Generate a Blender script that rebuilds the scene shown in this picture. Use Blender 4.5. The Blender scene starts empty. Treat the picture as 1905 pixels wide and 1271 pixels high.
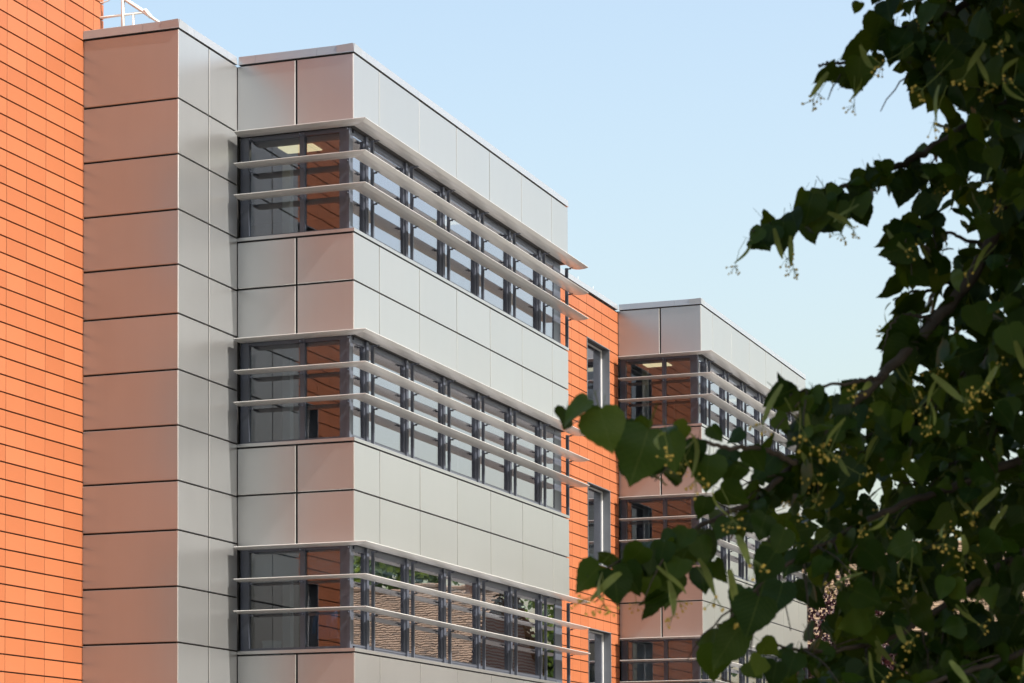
import bpy, math, random
import numpy as np
from mathutils import Vector, Matrix

random.seed(7)
rng = np.random.default_rng(11)
R = math.radians
scene = bpy.context.scene
col = scene.collection

# ------------------------------------------------------------------ camera
CZ = 1.6
TH, PH, ROLL = 0.347811, 0.037958, 0.003988
FPX, PPX, PPY, PW, PHH = 4681.49, 952.5, 1373.06, 1905.0, 1271.0
r0 = Vector((math.sin(TH), -math.cos(TH), 0))
fwd = Vector((math.cos(TH) * math.cos(PH), math.sin(TH) * math.cos(PH), math.sin(PH)))
u0 = Vector((-math.sin(PH) * math.cos(TH), -math.sin(PH) * math.sin(TH), math.cos(PH)))
cr, sr = math.cos(ROLL), math.sin(ROLL)
rv = r0 * cr - u0 * sr
uv = r0 * sr + u0 * cr
cam_d = bpy.data.cameras.new('camera')
cam = bpy.data.objects.new('camera', cam_d)
col.objects.link(cam)
M = Matrix.Identity(4)
for i in range(3):
    M[i][0] = rv[i]; M[i][1] = uv[i]; M[i][2] = -fwd[i]
M[2][3] = CZ
cam.matrix_world = M
cam_d.sensor_width = 36.0
cam_d.lens = FPX / PW * 36.0
cam_d.shift_x = (PW / 2 - PPX) / PW
cam_d.shift_y = (PPY - PHH / 2) / PW
cam_d.clip_end = 3000
cam_d.clip_start = 0.1
cam_d.dof.use_dof = True
cam_d.dof.focus_distance = 47.0
cam_d.dof.aperture_fstop = 13.0
scene.camera = cam

# ------------------------------------------------------------------ light
SUN_EL, SUN_AZ = R(48), R(6.0)          # azimuth off the facade normal, towards -X
S = Vector((-math.sin(SUN_AZ) * math.cos(SUN_EL), -math.cos(SUN_AZ) * math.cos(SUN_EL), math.sin(SUN_EL)))
w = bpy.data.worlds.new('World'); scene.world = w; w.use_nodes = True
nt = w.node_tree
bg = nt.nodes['Background']
sky = nt.nodes.new('ShaderNodeTexSky')
sky.sky_type = 'NISHITA'; sky.sun_disc = False
sky.sun_elevation = SUN_EL
sky.sun_rotation = math.atan2(S.x, S.y)
sky.air_density = 1.5; sky.dust_density = 5.0; sky.ozone_density = 0.0; sky.altitude = 50
nt.links.new(sky.outputs[0], bg.inputs[0])
bg.inputs[1].default_value = 0.105
sd = bpy.data.lights.new('sun', 'SUN'); sd.energy = 5.0; sd.angle = R(0.53); sd.color = (1.0, 0.955, 0.88)
so = bpy.data.objects.new('sun', sd); col.objects.link(so)
so.rotation_euler = S.to_track_quat('Z', 'Y').to_euler()
so.location = (20, -40, 60)
scene.view_settings.view_transform = 'Standard'
scene.view_settings.look = 'None'
scene.view_settings.gamma = 1.0
scene.view_settings.exposure = 1.38
scene.render.engine = 'CYCLES'
scene.cycles.use_denoising = True
scene.cycles.max_bounces = 10
scene.cycles.diffuse_bounces = 4
scene.cycles.glossy_bounces = 5
scene.cycles.transparent_max_bounces = 14
scene.cycles.sample_clamp_indirect = 8.0

# ------------------------------------------------------------------ materials
def mat(name):
    m = bpy.data.materials.new(name); m.use_nodes = True
    return m, m.node_tree.nodes, m.node_tree.links, m.node_tree.nodes['Principled BSDF']
def noise(N, L, scale, detail=3, coord='Object', vec=None, sc3=None):
    tc = N.new('ShaderNodeTexCoord'); t = N.new('ShaderNodeTexNoise')
    t.inputs['Scale'].default_value = scale; t.inputs['Detail'].default_value = detail
    src = tc.outputs[coord]
    if sc3:
        mp = N.new('ShaderNodeMapping'); mp.inputs['Scale'].default_value = sc3
        L.new(src, mp.inputs[0]); src = mp.outputs[0]
    L.new(src, t.inputs['Vector'])
    return t
def ramp(N, L, fac, stops):
    r = N.new('ShaderNodeValToRGB'); e = r.color_ramp.elements
    while len(e) < len(stops): e.new(0.5)
    for k, (p, c) in enumerate(stops):
        e[k].position = p; e[k].color = (*c, 1)
    L.new(fac, r.inputs[0]); return r
def bump(N, L, B, h, strength, dist):
    b = N.new('ShaderNodeBump'); b.inputs['Strength'].default_value = strength; b.inputs['Distance'].default_value = dist
    L.new(h, b.inputs['Height']); L.new(b.outputs[0], B.inputs['Normal']); return b
def plain(name, c, rough=0.5, metal=0.0, spec=0.5, var=0.0, vscale=3.0, bstr=0.0, bscale=40.0):
    m, N, L, B = mat(name)
    B.inputs['Base Color'].default_value = (*c, 1); B.inputs['Roughness'].default_value = rough
    B.inputs['Metallic'].default_value = metal; B.inputs['Specular IOR Level'].default_value = spec
    if var:
        t = noise(N, L, vscale, 5)
        lo = tuple(x * (1 - var) for x in c); hi = tuple(min(1, x * (1 + var)) for x in c)
        rr = ramp(N, L, t.outputs[0], [(0.3, lo), (0.7, hi)]); L.new(rr.outputs[0], B.inputs['Base Color'])
    if bstr:
        t2 = noise(N, L, bscale, 4); bump(N, L, B, t2.outputs[0], bstr, 0.01)
    return m
def silver(name, c, rough, metal):
    m, N, L, B = mat(name)
    B.inputs['Metallic'].default_value = metal; B.inputs['Specular IOR Level'].default_value = 0.5
    B.inputs['Coat Weight'].default_value = 1.0; B.inputs['Coat Roughness'].default_value = 0.30; B.inputs['Coat IOR'].default_value = 2.25
    oi = N.new('ShaderNodeObjectInfo')
    geo = N.new('ShaderNodeNewGeometry')
    t = noise(N, L, 0.7, 4); st = noise(N, L, 1.0, 6, sc3=(5, 5, 0.5))
    L.new(geo.outputs['Position'], t.inputs['Vector'])
    mpn = [l for l in L if l.to_node == st and l.to_socket.name == 'Vector'][0].from_node
    L.new(geo.outputs['Position'], mpn.inputs[0])
    mx = N.new('ShaderNodeMath'); mx.operation = 'MULTIPLY_ADD'
    L.new(oi.outputs['Random'], mx.inputs[0]); mx.inputs[1].default_value = 0.30; mx.inputs[2].default_value = 0.18
    ad = N.new('ShaderNodeMath'); ad.operation = 'MULTIPLY_ADD'
    L.new(st.outputs[0], ad.inputs[0]); ad.inputs[1].default_value = 0.35; L.new(mx.outputs[0], ad.inputs[2])
    rr = ramp(N, L, ad.outputs[0], [(0.1, tuple(x * 0.90 for x in c)), (0.9, tuple(min(1, x * 1.08) for x in c))])
    L.new(rr.outputs[0], B.inputs['Base Color'])
    rg = N.new('ShaderNodeMapRange'); L.new(t.outputs[0], rg.inputs[0])
    rg.inputs[1].default_value = 0.3; rg.inputs[2].default_value = 0.7
    rg.inputs[3].default_value = rough - 0.02; rg.inputs[4].default_value = rough + 0.05
    L.new(rg.outputs[0], B.inputs['Roughness'])
    t3 = noise(N, L, 0.8, 2); L.new(geo.outputs['Position'], t3.inputs['Vector']); bump(N, L, B, t3.outputs[0], 0.06, 0.02)
    return m
M_PANEL = silver('silver_panel', (0.256, 0.259, 0.262), 0.33, 0.70)
M_COPING = silver('coping_metal', (0.20, 0.204, 0.212), 0.34, 0.35)
M_BLADE = silver('louvre_metal', (0.36, 0.355, 0.345), 0.45, 0.1)
M_FRAME = plain('dark_grey_frame', (0.055, 0.062, 0.082), 0.36, 0.1, 0.5, 0.08, 4)
M_REVEAL = plain('grey_reveal', (0.115, 0.125, 0.14), 0.4, 0.3, 0.5, 0.06, 3)
M_LIGHTFRAME = plain('pale_frame', (0.5, 0.505, 0.5), 0.45, 0.2, 0.5)
M_BACK = plain('black_backing', (0.012, 0.011, 0.011), 0.8)
M_ROOF = plain('roof_felt', (0.16, 0.16, 0.165), 0.9, 0, 0.3, 0.15, 2)
M_CEIL = plain('ceiling_board', (0.55, 0.55, 0.53), 0.8)
M_PART = plain('partition_paint', (0.26, 0.27, 0.28), 0.8, 0, 0.3, 0.05, 1)
M_CARPET = plain('carpet', (0.07, 0.075, 0.085), 0.95)
M_BLIND = plain('blind_fabric', (0.74, 0.76, 0.74), 0.85, 0, 0.2, 0.04, 30)
M_RAIL = plain('galvanised_rail', (0.66, 0.65, 0.62), 0.42, 0.35, 0.5, 0.1, 8)
M_WHITE = plain('white_plastic', (0.78, 0.78, 0.76), 0.5)

# orange glazed ceramic tile
def orange():
    m, N, L, B = mat('orange_tile')
    oi = N.new('ShaderNodeObjectInfo'); t = noise(N, L, 2.2, 5); st = noise(N, L, 1.6, 6, coord='Generated')
    a = N.new('ShaderNodeMath'); a.operation = 'MULTIPLY_ADD'
    L.new(oi.outputs['Random'], a.inputs[0]); a.inputs[1].default_value = 0.55
    b = N.new('ShaderNodeMath'); b.operation = 'MULTIPLY'; L.new(t.outputs[0], b.inputs[0]); b.inputs[1].default_value = 0.45
    L.new(b.outputs[0], a.inputs[2])
    rr = ramp(N, L, a.outputs[0], [(0.02, (0.192, 0.055, 0.0185)), (0.5, (0.220, 0.067, 0.0235)), (0.98, (0.250, 0.079, 0.031))])
    L.new(rr.outputs[0], B.inputs['Base Color'])
    B.inputs['Roughness'].default_value = 0.55; B.inputs['Specular IOR Level'].default_value = 0.35
    t2 = noise(N, L, 90, 3); bump(N, L, B, t2.outputs[0], 0.05, 0.003)
    return m
M_ORANGE = orange()

def glass(name, tint, f0, pw, wav):
    m, N, L, B = mat(name)
    N.remove(B); out = N['Material Output']
    tr = N.new('ShaderNodeBsdfTransparent'); tr.inputs[0].default_value = (*tint, 1)
    gl = N.new('ShaderNodeBsdfGlossy'); gl.inputs['Roughness'].default_value = 0.0; gl.inputs[0].default_value = (0.94, 0.93, 1.0, 1)
    lw = N.new('ShaderNodeLayerWeight'); lw.inputs[0].default_value = 0.5
    p = N.new('ShaderNodeMath'); p.operation = 'POWER'; L.new(lw.outputs['Facing'], p.inputs[0]); p.inputs[1].default_value = pw
    q = N.new('ShaderNodeMath'); q.operation = 'MULTIPLY_ADD'; L.new(p.outputs[0], q.inputs[0])
    q.inputs[1].default_value = 1 - f0; q.inputs[2].default_value = f0
    t = noise(N, L, 1.3, 2); gp = N.new('ShaderNodeNewGeometry'); L.new(gp.outputs['Position'], t.inputs['Vector'])
    b = N.new('ShaderNodeBump'); b.inputs['Strength'].default_value = wav; b.inputs['Distance'].default_value = 0.01
    L.new(t.outputs[0], b.inputs['Height']); L.new(b.outputs[0], gl.inputs['Normal'])
    mx = N.new('ShaderNodeMixShader'); L.new(q.outputs[0], mx.inputs[0]); L.new(tr.outputs[0], mx.inputs[1]); L.new(gl.outputs[0], mx.inputs[2])
    L.new(mx.outputs[0], out.inputs[0]); return m
M_GLASS = glass('window_glass', (0.52, 0.57, 0.60), 0.088, 1.7, 0.10)

def emit(name, c, s):
    m, N, L, B = mat(name)
    B.inputs['Emission Color'].default_value = (*c, 1); B.inputs['Emission Strength'].default_value = s
    B.inputs['Base Color'].default_value = (0.6, 0.6, 0.6, 1); return m
M_LAMP = emit('lit_lamp_panel', (1.0, 0.78, 0.42), 0.95)

def leafmat(name, top, trans, tf=0.35, rough=0.42):
    m, N, L, B = mat(name)
    out = N['Material Output']; oi = N.new('ShaderNodeObjectInfo'); t = noise(N, L, 9, 3, coord='Object')
    g = N.new('ShaderNodeNewGeometry')
    a = N.new('ShaderNodeMath'); a.operation = 'ADD'; L.new(t.outputs[0], a.inputs[0])
    s2 = N.new('ShaderNodeMath'); s2.operation = 'MULTIPLY_ADD'; L.new(g.outputs['Random Per Island'], s2.inputs[0]); s2.inputs[1].default_value = 0.6; s2.inputs[2].default_value = -0.3
    L.new(s2.outputs[0], a.inputs[1])
    rr = ramp(N, L, a.outputs[0], [(0.15, tuple(x * 0.7 for x in top)), (0.85, tuple(x * 1.35 for x in top))])
    L.new(rr.outputs[0], B.inputs['Base Color']); B.inputs['Roughness'].default_value = rough; B.inputs['Specular IOR Level'].default_value = 0.25
    tl = N.new('ShaderNodeBsdfTranslucent'); tl.inputs[0].default_value = (*trans, 1)
    mx = N.new('ShaderNodeMixShader'); mx.inputs[0].default_value = tf
    L.new(B.outputs[0], mx.inputs[1]); L.new(tl.outputs[0], mx.inputs[2]); L.new(mx.outputs[0], out.inputs[0]); return m
def linden_leaf_mat():
    m, N, L, B = mat('linden_leaf'); out = N['Material Output']
    oi = N.new('ShaderNodeObjectInfo'); g = N.new('ShaderNodeNewGeometry'); t = noise(N, L, 14, 4)
    def M(op, a, b=None, c=None):
        n = N.new('ShaderNodeMath'); n.operation = op
        for k, v in enumerate((a, b, c)):
            if v is None: continue
            if isinstance(v, (int, float)): n.inputs[k].default_value = v
            else: L.new(v, n.inputs[k])
        return n.outputs[0]
    rnd = M('FRACT', M('ADD', M('MULTIPLY', oi.outputs['Random'], 3.7), M('MULTIPLY', g.outputs['Random Per Island'], 5.3)))
    tone = M('ADD', M('MULTIPLY', rnd, 0.75), M('MULTIPLY', t.outputs[0], 0.25))
    rr = ramp(N, L, tone, [(0.05, (0.004, 0.014, 0.002)), (0.35, (0.009, 0.026, 0.002)), (0.65, (0.017, 0.042, 0.003)), (0.95, (0.042, 0.066, 0.004))])
    uvn = N.new('ShaderNodeUVMap'); sp = N.new('ShaderNodeSeparateXYZ'); L.new(uvn.outputs[0], sp.inputs[0])
    ax = M('ABSOLUTE', M('SUBTRACT', sp.outputs[0], 0.5))
    mid = M('LESS_THAN', ax, 0.014)
    sv = M('FRACT', M('MULTIPLY', M('SUBTRACT', sp.outputs[1], M('MULTIPLY', ax, 0.75)), 8.0))
    side = M('LESS_THAN', sv, 0.11)
    vein = M('MAXIMUM', mid, M('MULTIPLY', side, 0.55))
    mc = N.new('ShaderNodeMixRGB'); L.new(M('MULTIPLY', vein, 0.6), mc.inputs[0]); L.new(rr.outputs[0], mc.inputs[1]); mc.inputs[2].default_value = (0.05, 0.07, 0.014, 1)
    L.new(mc.outputs[0], B.inputs['Base Color']); B.inputs['Roughness'].default_value = 0.45; B.inputs['Specular IOR Level'].default_value = 0.12
    bump(N, L, B, M('ADD', M('MULTIPLY', vein, -0.5), t.outputs[0]), 0.25, 0.004)
    tl = N.new('ShaderNodeBsdfTranslucent')
    tr_ = ramp(N, L, rnd, [(0.1, (0.035, 0.06, 0.004)), (0.9, (0.15, 0.16, 0.006))]); L.new(tr_.outputs[0], tl.inputs[0])
    mx = N.new('ShaderNodeMixShader'); mx.inputs[0].default_value = 0.24
    L.new(B.outputs[0], mx.inputs[1]); L.new(tl.outputs[0], mx.inputs[2]); L.new(mx.outputs[0], out.inputs[0]); return m
M_LEAFV = linden_leaf_mat()
M_LEAF = leafmat('linden_leaf', (0.015, 0.032, 0.005), (0.08, 0.10, 0.005), 0.22, 0.5)
M_BRACT = leafmat('linden_bract', (0.12, 0.145, 0.035), (0.2, 0.22, 0.035), 0.35, 0.6)
M_BUD = plain('linden_bud', (0.42, 0.29, 0.05), 0.7, 0, 0.3, 0.3, 60)
M_BARK = plain('bark', (0.045, 0.035, 0.026), 0.9, 0, 0.2, 0.35, 14, 0.6, 30)
M_PURPLE = leafmat('purple_leaf', (0.028, 0.011, 0.015), (0.05, 0.012, 0.012), 0.2, 0.4)
M_GREENTREE = leafmat('street_tree_leaf', (0.055, 0.095, 0.022), (0.16, 0.22, 0.03), 0.3, 0.5)

# ------------------------------------------------------------------ mesh helpers
class MB:
    def __init__(s): s.v = []; s.f = []; s.mi = []
    def face(s, pts, mi=0):
        n = len(s.v); s.v += [tuple(p) for p in pts]; s.f.append(tuple(range(n, n + len(pts)))); s.mi.append(mi)
    def box(s, x0, x1, y0, y1, z0, z1, mi=0):
        n = len(s.v)
        s.v += [(x0, y0, z0), (x1, y0, z0), (x1, y1, z0), (x0, y1, z0), (x0, y0, z1), (x1, y0, z1), (x1, y1, z1), (x0, y1, z1)]
        for q in ((0, 3, 2, 1), (4, 5, 6, 7), (0, 1, 5, 4), (1, 2, 6, 5), (2, 3, 7, 6), (3, 0, 4, 7)):
            s.f.append(tuple(n + k for k in q)); s.mi.append(mi)
    def tube(s, pts, rad, sides=7, mi=0):
        pts = [Vector(p) for p in pts]; n0 = len(s.v)
        rads = rad if isinstance(rad, (list, tuple)) else [rad] * len(pts)
        up = Vector((0.13, 0.21, 0.97))
        for k, p in enumerate(pts):
            t = (pts[min(k + 1, len(pts) - 1)] - pts[max(k - 1, 0)]).normalized()
            a = t.cross(up)
            if a.length < 1e-3: a = t.cross(Vector((1, 0, 0)))
            a.normalize(); b = t.cross(a)
            for j in range(sides):
                an = 2 * math.pi * j / sides
                s.v.append(tuple(p + (a * math.cos(an) + b * math.sin(an)) * rads[k]))
        for k in range(len(pts) - 1):
            for j in range(sides):
                a0 = n0 + k * sides + j; a1 = n0 + k * sides + (j + 1) % sides
                s.f.append((a0, a0 + sides, a1 + sides, a1)); s.mi.append(mi)
        s.f.append(tuple(n0 + j for j in range(sides))); s.mi.append(mi)
        s.f.append(tuple(n0 + (len(pts) - 1) * sides + j for j in reversed(range(sides)))); s.mi.append(mi)
    def mesh(s, name, mats, smooth=False):
        me = bpy.data.meshes.new(name); me.from_pydata(s.v, [], s.f)
        for m in (mats if isinstance(mats, (list, tuple)) else [mats]): me.materials.append(m)
        if any(s.mi): me.polygons.foreach_set('material_index', s.mi)
        if smooth: me.polygons.foreach_set('use_smooth', [True] * len(s.f))
        me.update(); return me
    def build(s, name, mats, parent=None, smooth=False):
        return place(name, s.mesh(name, mats, smooth), (0, 0, 0), parent)

WORLD = {}
def place(name, me, loc, parent=None, rot=(0, 0, 0)):
    o = bpy.data.objects.new(name, me); col.objects.link(o)
    pl = WORLD[parent.name] if parent else Vector((0, 0, 0))
    if parent: o.parent = parent
    o.location = Vector(loc) - pl; o.rotation_euler = rot
    WORLD[o.name] = Vector(loc)
    return o
def empty(name, loc, label, cat, group=None):
    o = bpy.data.objects.new(name, None); col.objects.link(o); o.location = loc
    WORLD[o.name] = Vector(loc); return tag(o, label, cat, group)
def tag(o, label=None, cat=None, group=None, kind=None):
    if label: o['label'] = label
    if cat: o['category'] = cat
    if group: o['group'] = group
    if kind: o['kind'] = kind
    return o

_slabs = {}
def slab_mesh(kind, wd, h, d, ch, m):
    """front face towards -Y, chamfered edges, origin at the centre of the front plane"""
    key = (kind, round(wd, 3), round(h, 3), d)
    if key in _slabs: return _slabs[key]
    b = MB(); x, z = wd / 2, h / 2
    A = [(-x + ch, 0, -z + ch), (x - ch, 0, -z + ch), (x - ch, 0, z - ch), (-x + ch, 0, z - ch)]
    Bq = [(-x, ch, -z), (x, ch, -z), (x, ch, z), (-x, ch, z)]
    C = [(-x, d, -z), (x, d, -z), (x, d, z), (-x, d, z)]
    b.v = A + Bq + C
    b.f = [(0, 1, 2, 3)]
    for k in range(4):
        j = (k + 1) % 4
        b.f.append((k + 4, j + 4, j, k)); b.f.append((k + 8, j + 8, j + 4, k + 4))
    b.f.append((11, 10, 9, 8)); b.mi = [0] * len(b.f)
    me = b.mesh(kind, m); _slabs[key] = me; return me
def jit(a): return random.uniform(-a, a)
def slab_front(kind, x0, x1, z0, z1, Y, parent, m, d=0.03, ch=0.006, tilt=0.0, proud=0.0):
    me = slab_mesh(kind, x1 - x0, z1 - z0, d, ch, m)
    return place(kind, me, ((x0 + x1) / 2, Y + jit(proud), (z0 + z1) / 2), parent, (jit(tilt), 0, jit(tilt)))
def slab_return(kind, y0, y1, z0, z1, X, parent, m, d=0.03, ch=0.006, tilt=0.0, side=-1):
    me = slab_mesh(kind, y1 - y0, z1 - z0, d, ch, m)
    a = R(-90) if side < 0 else R(90)
    return place(kind, me, (X, (y0 + y1) / 2, (z0 + z1) / 2), parent, (jit(tilt), 0, a + jit(tilt)))

# ------------------------------------------------------------------ ground
def paving_mat():
    m, N, L, B = mat('pale_paving')
    tc = N.new('ShaderNodeTexCoord'); br = N.new('ShaderNodeTexBrick')
    br.inputs['Scale'].default_value = 1.0; br.inputs['Color1'].default_value = (0.10, 0.097, 0.09, 1); br.inputs['Color2'].default_value = (0.09, 0.087, 0.081, 1)
    br.inputs['Mortar'].default_value = (0.075, 0.072, 0.068, 1); br.inputs['Mortar Size'].default_value = 0.01
    L.new(tc.outputs['Object'], br.inputs[0]); L.new(br.outputs[0], B.inputs['Base Color']); B.inputs['Roughness'].default_value = 0.85
    return m
g = MB(); g.face([(-900, -900, 0), (1500, -900, 0), (1500, 900, 0), (-900, 900, 0)])
ground = g.build('ground', paving_mat()); tag(ground, kind='structure')

# ------------------------------------------------------------------ the office building
XA, X1, X2 = 40.094, 42.48, 66.335
Y1, YA, YO = 18.48, 20.87, 22.806
LB = 12.42
FH = 3.9
Z_COP0, Z_COP1 = 16.115, 16.29
SG, SJ = 12.7555, 11.855          # sill gap, spandrel joint of the top floor
LV = (14.745, 14.145, 13.55)      # blade levels of the top floor
GAP = 0.030
G = 0.15
bld = empty('office_building', (X1, YA, 0), 'long office building of silver panel bays with louvred corner windows and orange tiled walls', 'building')

# --- orange tower wall on the left (plane YO)
def tiled_wall(name, x_edges, z_top, z_bot, z_ref, Y, holes=(), detail=None, m=M_ORANGE, zfloor=0.0):
    """backing wall mesh with tiles; columns inside 'detail' become tile objects, the others one joined part"""
    b = MB()
    xs = sorted({x_edges[0], x_edges[-1]} | {h[0] for h in holes} | {h[1] for h in holes})
    zs = sorted({zfloor, z_top} | {h[2] for h in holes} | {h[3] for h in holes})
    for i in range(len(xs) - 1):
        for j in range(len(zs) - 1):
            cx, cz = (xs[i] + xs[i + 1]) / 2, (zs[j] + zs[j + 1]) / 2
            if any(h[0] < cx < h[1] and h[2] < cz < h[3] for h in holes): continue
            b.box(xs[i], xs[i + 1], Y + 0.045, Y + 0.3, zs[j], zs[j + 1])
    wall = b.build(name, M_BACK, bld)
    far = MB(); k = 0
    z1 = z_ref
    while z1 < z_top - 0.05: z1 += 0.30
    rows = []
    while z1 > zfloor + 0.3:
        z0 = z1 - 0.30
        rows.append((max(z0, zfloor) + 0.012, min(z1, z_top) - 0.012)); z1 = z0
    for (za, zb) in rows:
        if zb - za < 0.06: continue
        for i in range(len(x_edges) - 1):
            xa, xb = x_edges[i] + 0.006, x_edges[i + 1] - 0.006
            cx, cz = (xa + xb) / 2, (za + zb) / 2
            if any(h[0] < cx < h[1] and h[2] < cz < h[3] for h in holes): continue
            if detail and detail[0] <= cx <= detail[1] and zb > z_bot:
                slab_front('tile', xa, xb, za, zb, Y, wall, m, 0.03, 0.003, R(0.12), 0.0012)
            else:
                far.box(xa, xb, Y, Y + 0.03, za, zb)
    if far.f: tag(far.build('tile_field', m, wall), kind='stuff')
    return wall
cols1 = [XA + 0.74, XA + 0.36]
x = XA - 0.015
while x > XA - 16: cols1.append(x); x -= 0.655
cols1 = sorted(cols1)
# windows of the tower wall stand out of frame and are seen mirrored in the bay's glass
def colat(cols, x): return min(cols, key=lambda q: abs(q - x))
tw0, tw1 = colat(cols1, XA - 5.5), colat(cols1, XA - 3.5)
holes1 = []
for k in range(4):
    holes1.append((tw0, tw1, 8.9 - 0.3 - 3.9 * (k - 1) + 0.0, 11.0 - 3.9 * (k - 1)))
holes1 = [(a, b_, 15.80 - 0.30 * round((15.80 - c) / 0.30), 15.80 - 0.30 * round((15.80 - d) / 0.30)) for a, b_, c, d in holes1 if c > 0.4]
wall1 = tiled_wall('tower_tile_wall', cols1, 19.4, 4.0, 15.80, YO, holes1, (XA - 3.4, XA + 0.9))
wall1['label'] = 'tall plain wall of orange ceramic tiles'
tc_ = MB(); tc_.box(cols1[0], XA + 0.74, YO + 0.31, YO + 6, 0, 19.3)
tc_.build('tower_core', M_BACK, bld)

# --- punched windows
def punched(x0, x1, z0, z1, Y, name='punched_window'):
    """grey metal lining set in the tiles, pale frame and a pane"""
    d = 0.26
    b = MB(); t = 0.018
    b.box(x0 - 0.012, x0 + t, Y - 0.014, Y + d, z0, z1)
    b.box(x1 - t, x1 + 0.012, Y - 0.014, Y + d, z0, z1)
    b.box(x0 - 0.012, x1 + 0.012, Y - 0.014, Y + d, z1 + 0.001, z1 + 0.02)
    b.box(x0 - 0.012, x1 + 0.012, Y - 0.03, Y + d, z0 - 0.03, z0 - 0.001)
    o = b.build(name, M_REVEAL, bld)
    f = MB(); yf = Y + d - 0.06; e = 0.035; xa, xb, za, zb = x0 + t + 0.001, x1 - t - 0.001, z0 + 0.001, z1
    xm = xb - 0.02
    f.box(xa, xa + e, yf, yf + 0.055, za, zb); f.box(xb - 0.045, xb, yf, yf + 0.055, za, zb)
    f.box(xa + e, xb - 0.045, yf + 0.002, yf + 0.053, za, za + 0.075); f.box(xa + e, xb - 0.045, yf + 0.002, yf + 0.053, zb - e, zb)
    f.build('frame', M_LIGHTFRAME, o)
    slab_front('pane', xa + e - 0.004, xb - 0.041, za + 0.071, zb - e + 0.004, yf + 0.02, o, M_GLASS, 0.012, 0.001, R(0.2))
    bk = MB(); bk.box(x0 - 0.3, x1 + 0.3, Y + 2.6, Y + 2.65, z0 - 0.8, z1 + 0.3); bk.build('room_wall', M_PART, o)
    return o
for (a, b_, c, d) in holes1: punched(a, b_, c, d, YO)

# --- generic helpers for panels
def rows_A():
    zs = [Z_COP0]
    for k in range(4):
        for a in (14.850, 13.840, 12.835, 11.8375): zs.append(a - FH * k)
    return [z for z in zs if z > 0.3] + [0.3]
# --- block A: stair block with the reddish side
bA = MB()
bA.box(XA + 0.05, X1 + 0.2, YA + 0.05, YO + 0.044, 0, Z_COP0 - 0.01)
blockA = bA.build('stair_block', M_BACK, bld)
zs = rows_A()
for k in range(len(zs) - 1):
    zt, zb = zs[k] - GAP / 2, zs[k + 1] + GAP / 2
    slab_return('panel', YA, YO + 0.002, zb, zt, XA, blockA, M_PANEL, 0.04, 0.011, R(0.10))
    slab_front('panel', XA + 0.003, XA + 1.192, zb, zt, YA, blockA, M_PANEL, 0.04, 0.004, R(0.10))
    slab_front('panel', XA + 1.228, X1 - 0.004, zb, zt, YA, blockA, M_PANEL, 0.04, 0.004, R(0.10))

def coping_run(parent, p0, p1, outward, cuts, dz=0.0):
    """metal capping pieces along a wall head; outward = unit normal of the face"""
    p0, p1 = Vector(p0), Vector(p1); dirv = (p1 - p0).normalized(); n = Vector(outward)
    Lr = (p1 - p0).length; cs = [0] + cuts + [Lr]
    for a, b_ in zip(cs[:-1], cs[1:]):
        q0 = p0 + dirv * (a + 0.002); q1 = p0 + dirv * (b_ - 0.002)
        m_ = MB(); o_ = 0.022; back = 0.34
        prof = [(o_, Z_COP0 + 0.012), (o_ - 0.020, Z_COP1 - 0.008), (o_ - 0.032, Z_COP1), (-back, Z_COP1 - 0.015), (-back, Z_COP0 + 0.012)]
        A = [q0 + n * s_ + Vector((0, 0, z - 0 + dz)) for s_, z in prof]
        Bq = [q1 + n * s_ + Vector((0, 0, z - 0 + dz)) for s_, z in prof]
        c = (q0 + q1) / 2
        A = [v - c for v in A]; Bq = [v - c for v in Bq]
        k = len(prof)
        flip = dirv.cross(Vector((0, 0, 1))).dot(n) < 0
        for i in range(k):
            j = (i + 1) % k; fc = [A[i], Bq[i], Bq[j], A[j]]
            m_.face(fc[::-1] if flip else fc)
        m_.face(A); m_.face(Bq[::-1])
        place('coping', m_.mesh('coping', M_COPING), c, parent)
coping_run(blockA, (XA, YO + 0.04, 0), (XA, YA - 0.022, 0), (-1, 0, 0), [1.25])
coping_run(blockA, (XA - 0.022, YA, 0), (X1 - 0.03, YA, 0), (0, -1, 0), [0.62, 1.95], 0.0005)
rf = MB(); rf.box(XA + 0.3, X1 + 0.2, YA + 0.3, YO + 0.3, Z_COP0 - 0.009, Z_COP0 + 0.05); rf.build('roof', M_ROOF, bld)

# --- roof railing above block A
rl = MB()
def P(x, y, z): return (x, y, z)
xr = XA + 0.62
rl.tube([P(xr, YA + 1.47, 16.1), P(xr, YA + 1.47, 17.35)], 0.036, 10)
rl.tube([P(xr, YA + 2.4, 16.72), P(xr, YA + 0.96, 16.72)], 0.024, 8)
rl.tube([P(xr, YA + 1.25, 16.1), P(xr, YA + 1.25, 16.72)], 0.024, 8)
rl.tube([P(xr - 0.005, YA + 1.43, 17.0), P(xr - 0.005, YA + 0.62, 16.42), P(xr - 0.005, YA + 0.42, 16.27)], 0.028, 8)
rl.tube([P(xr + 0.05, YA + 1.43, 17.04), P(xr + 0.05, YA + 0.9, 16.66)], 0.012, 6)
rl.tube([P(xr, YA + 1.02, 16.76), P(xr, YA + 0.9, 16.62)], 0.04, 8)
rl.tube([P(xr, YA + 1.9 + 0.28 * math.cos(t), 17.22 + 0.22 * math.sin(t)) for t in np.linspace(0, 2 * math.pi, 17)], 0.012, 5)
ro = rl.build('roof_railing', M_RAIL, bld, True); ro['label'] = 'pale tubular guard rail on the stair block roof'

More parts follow.
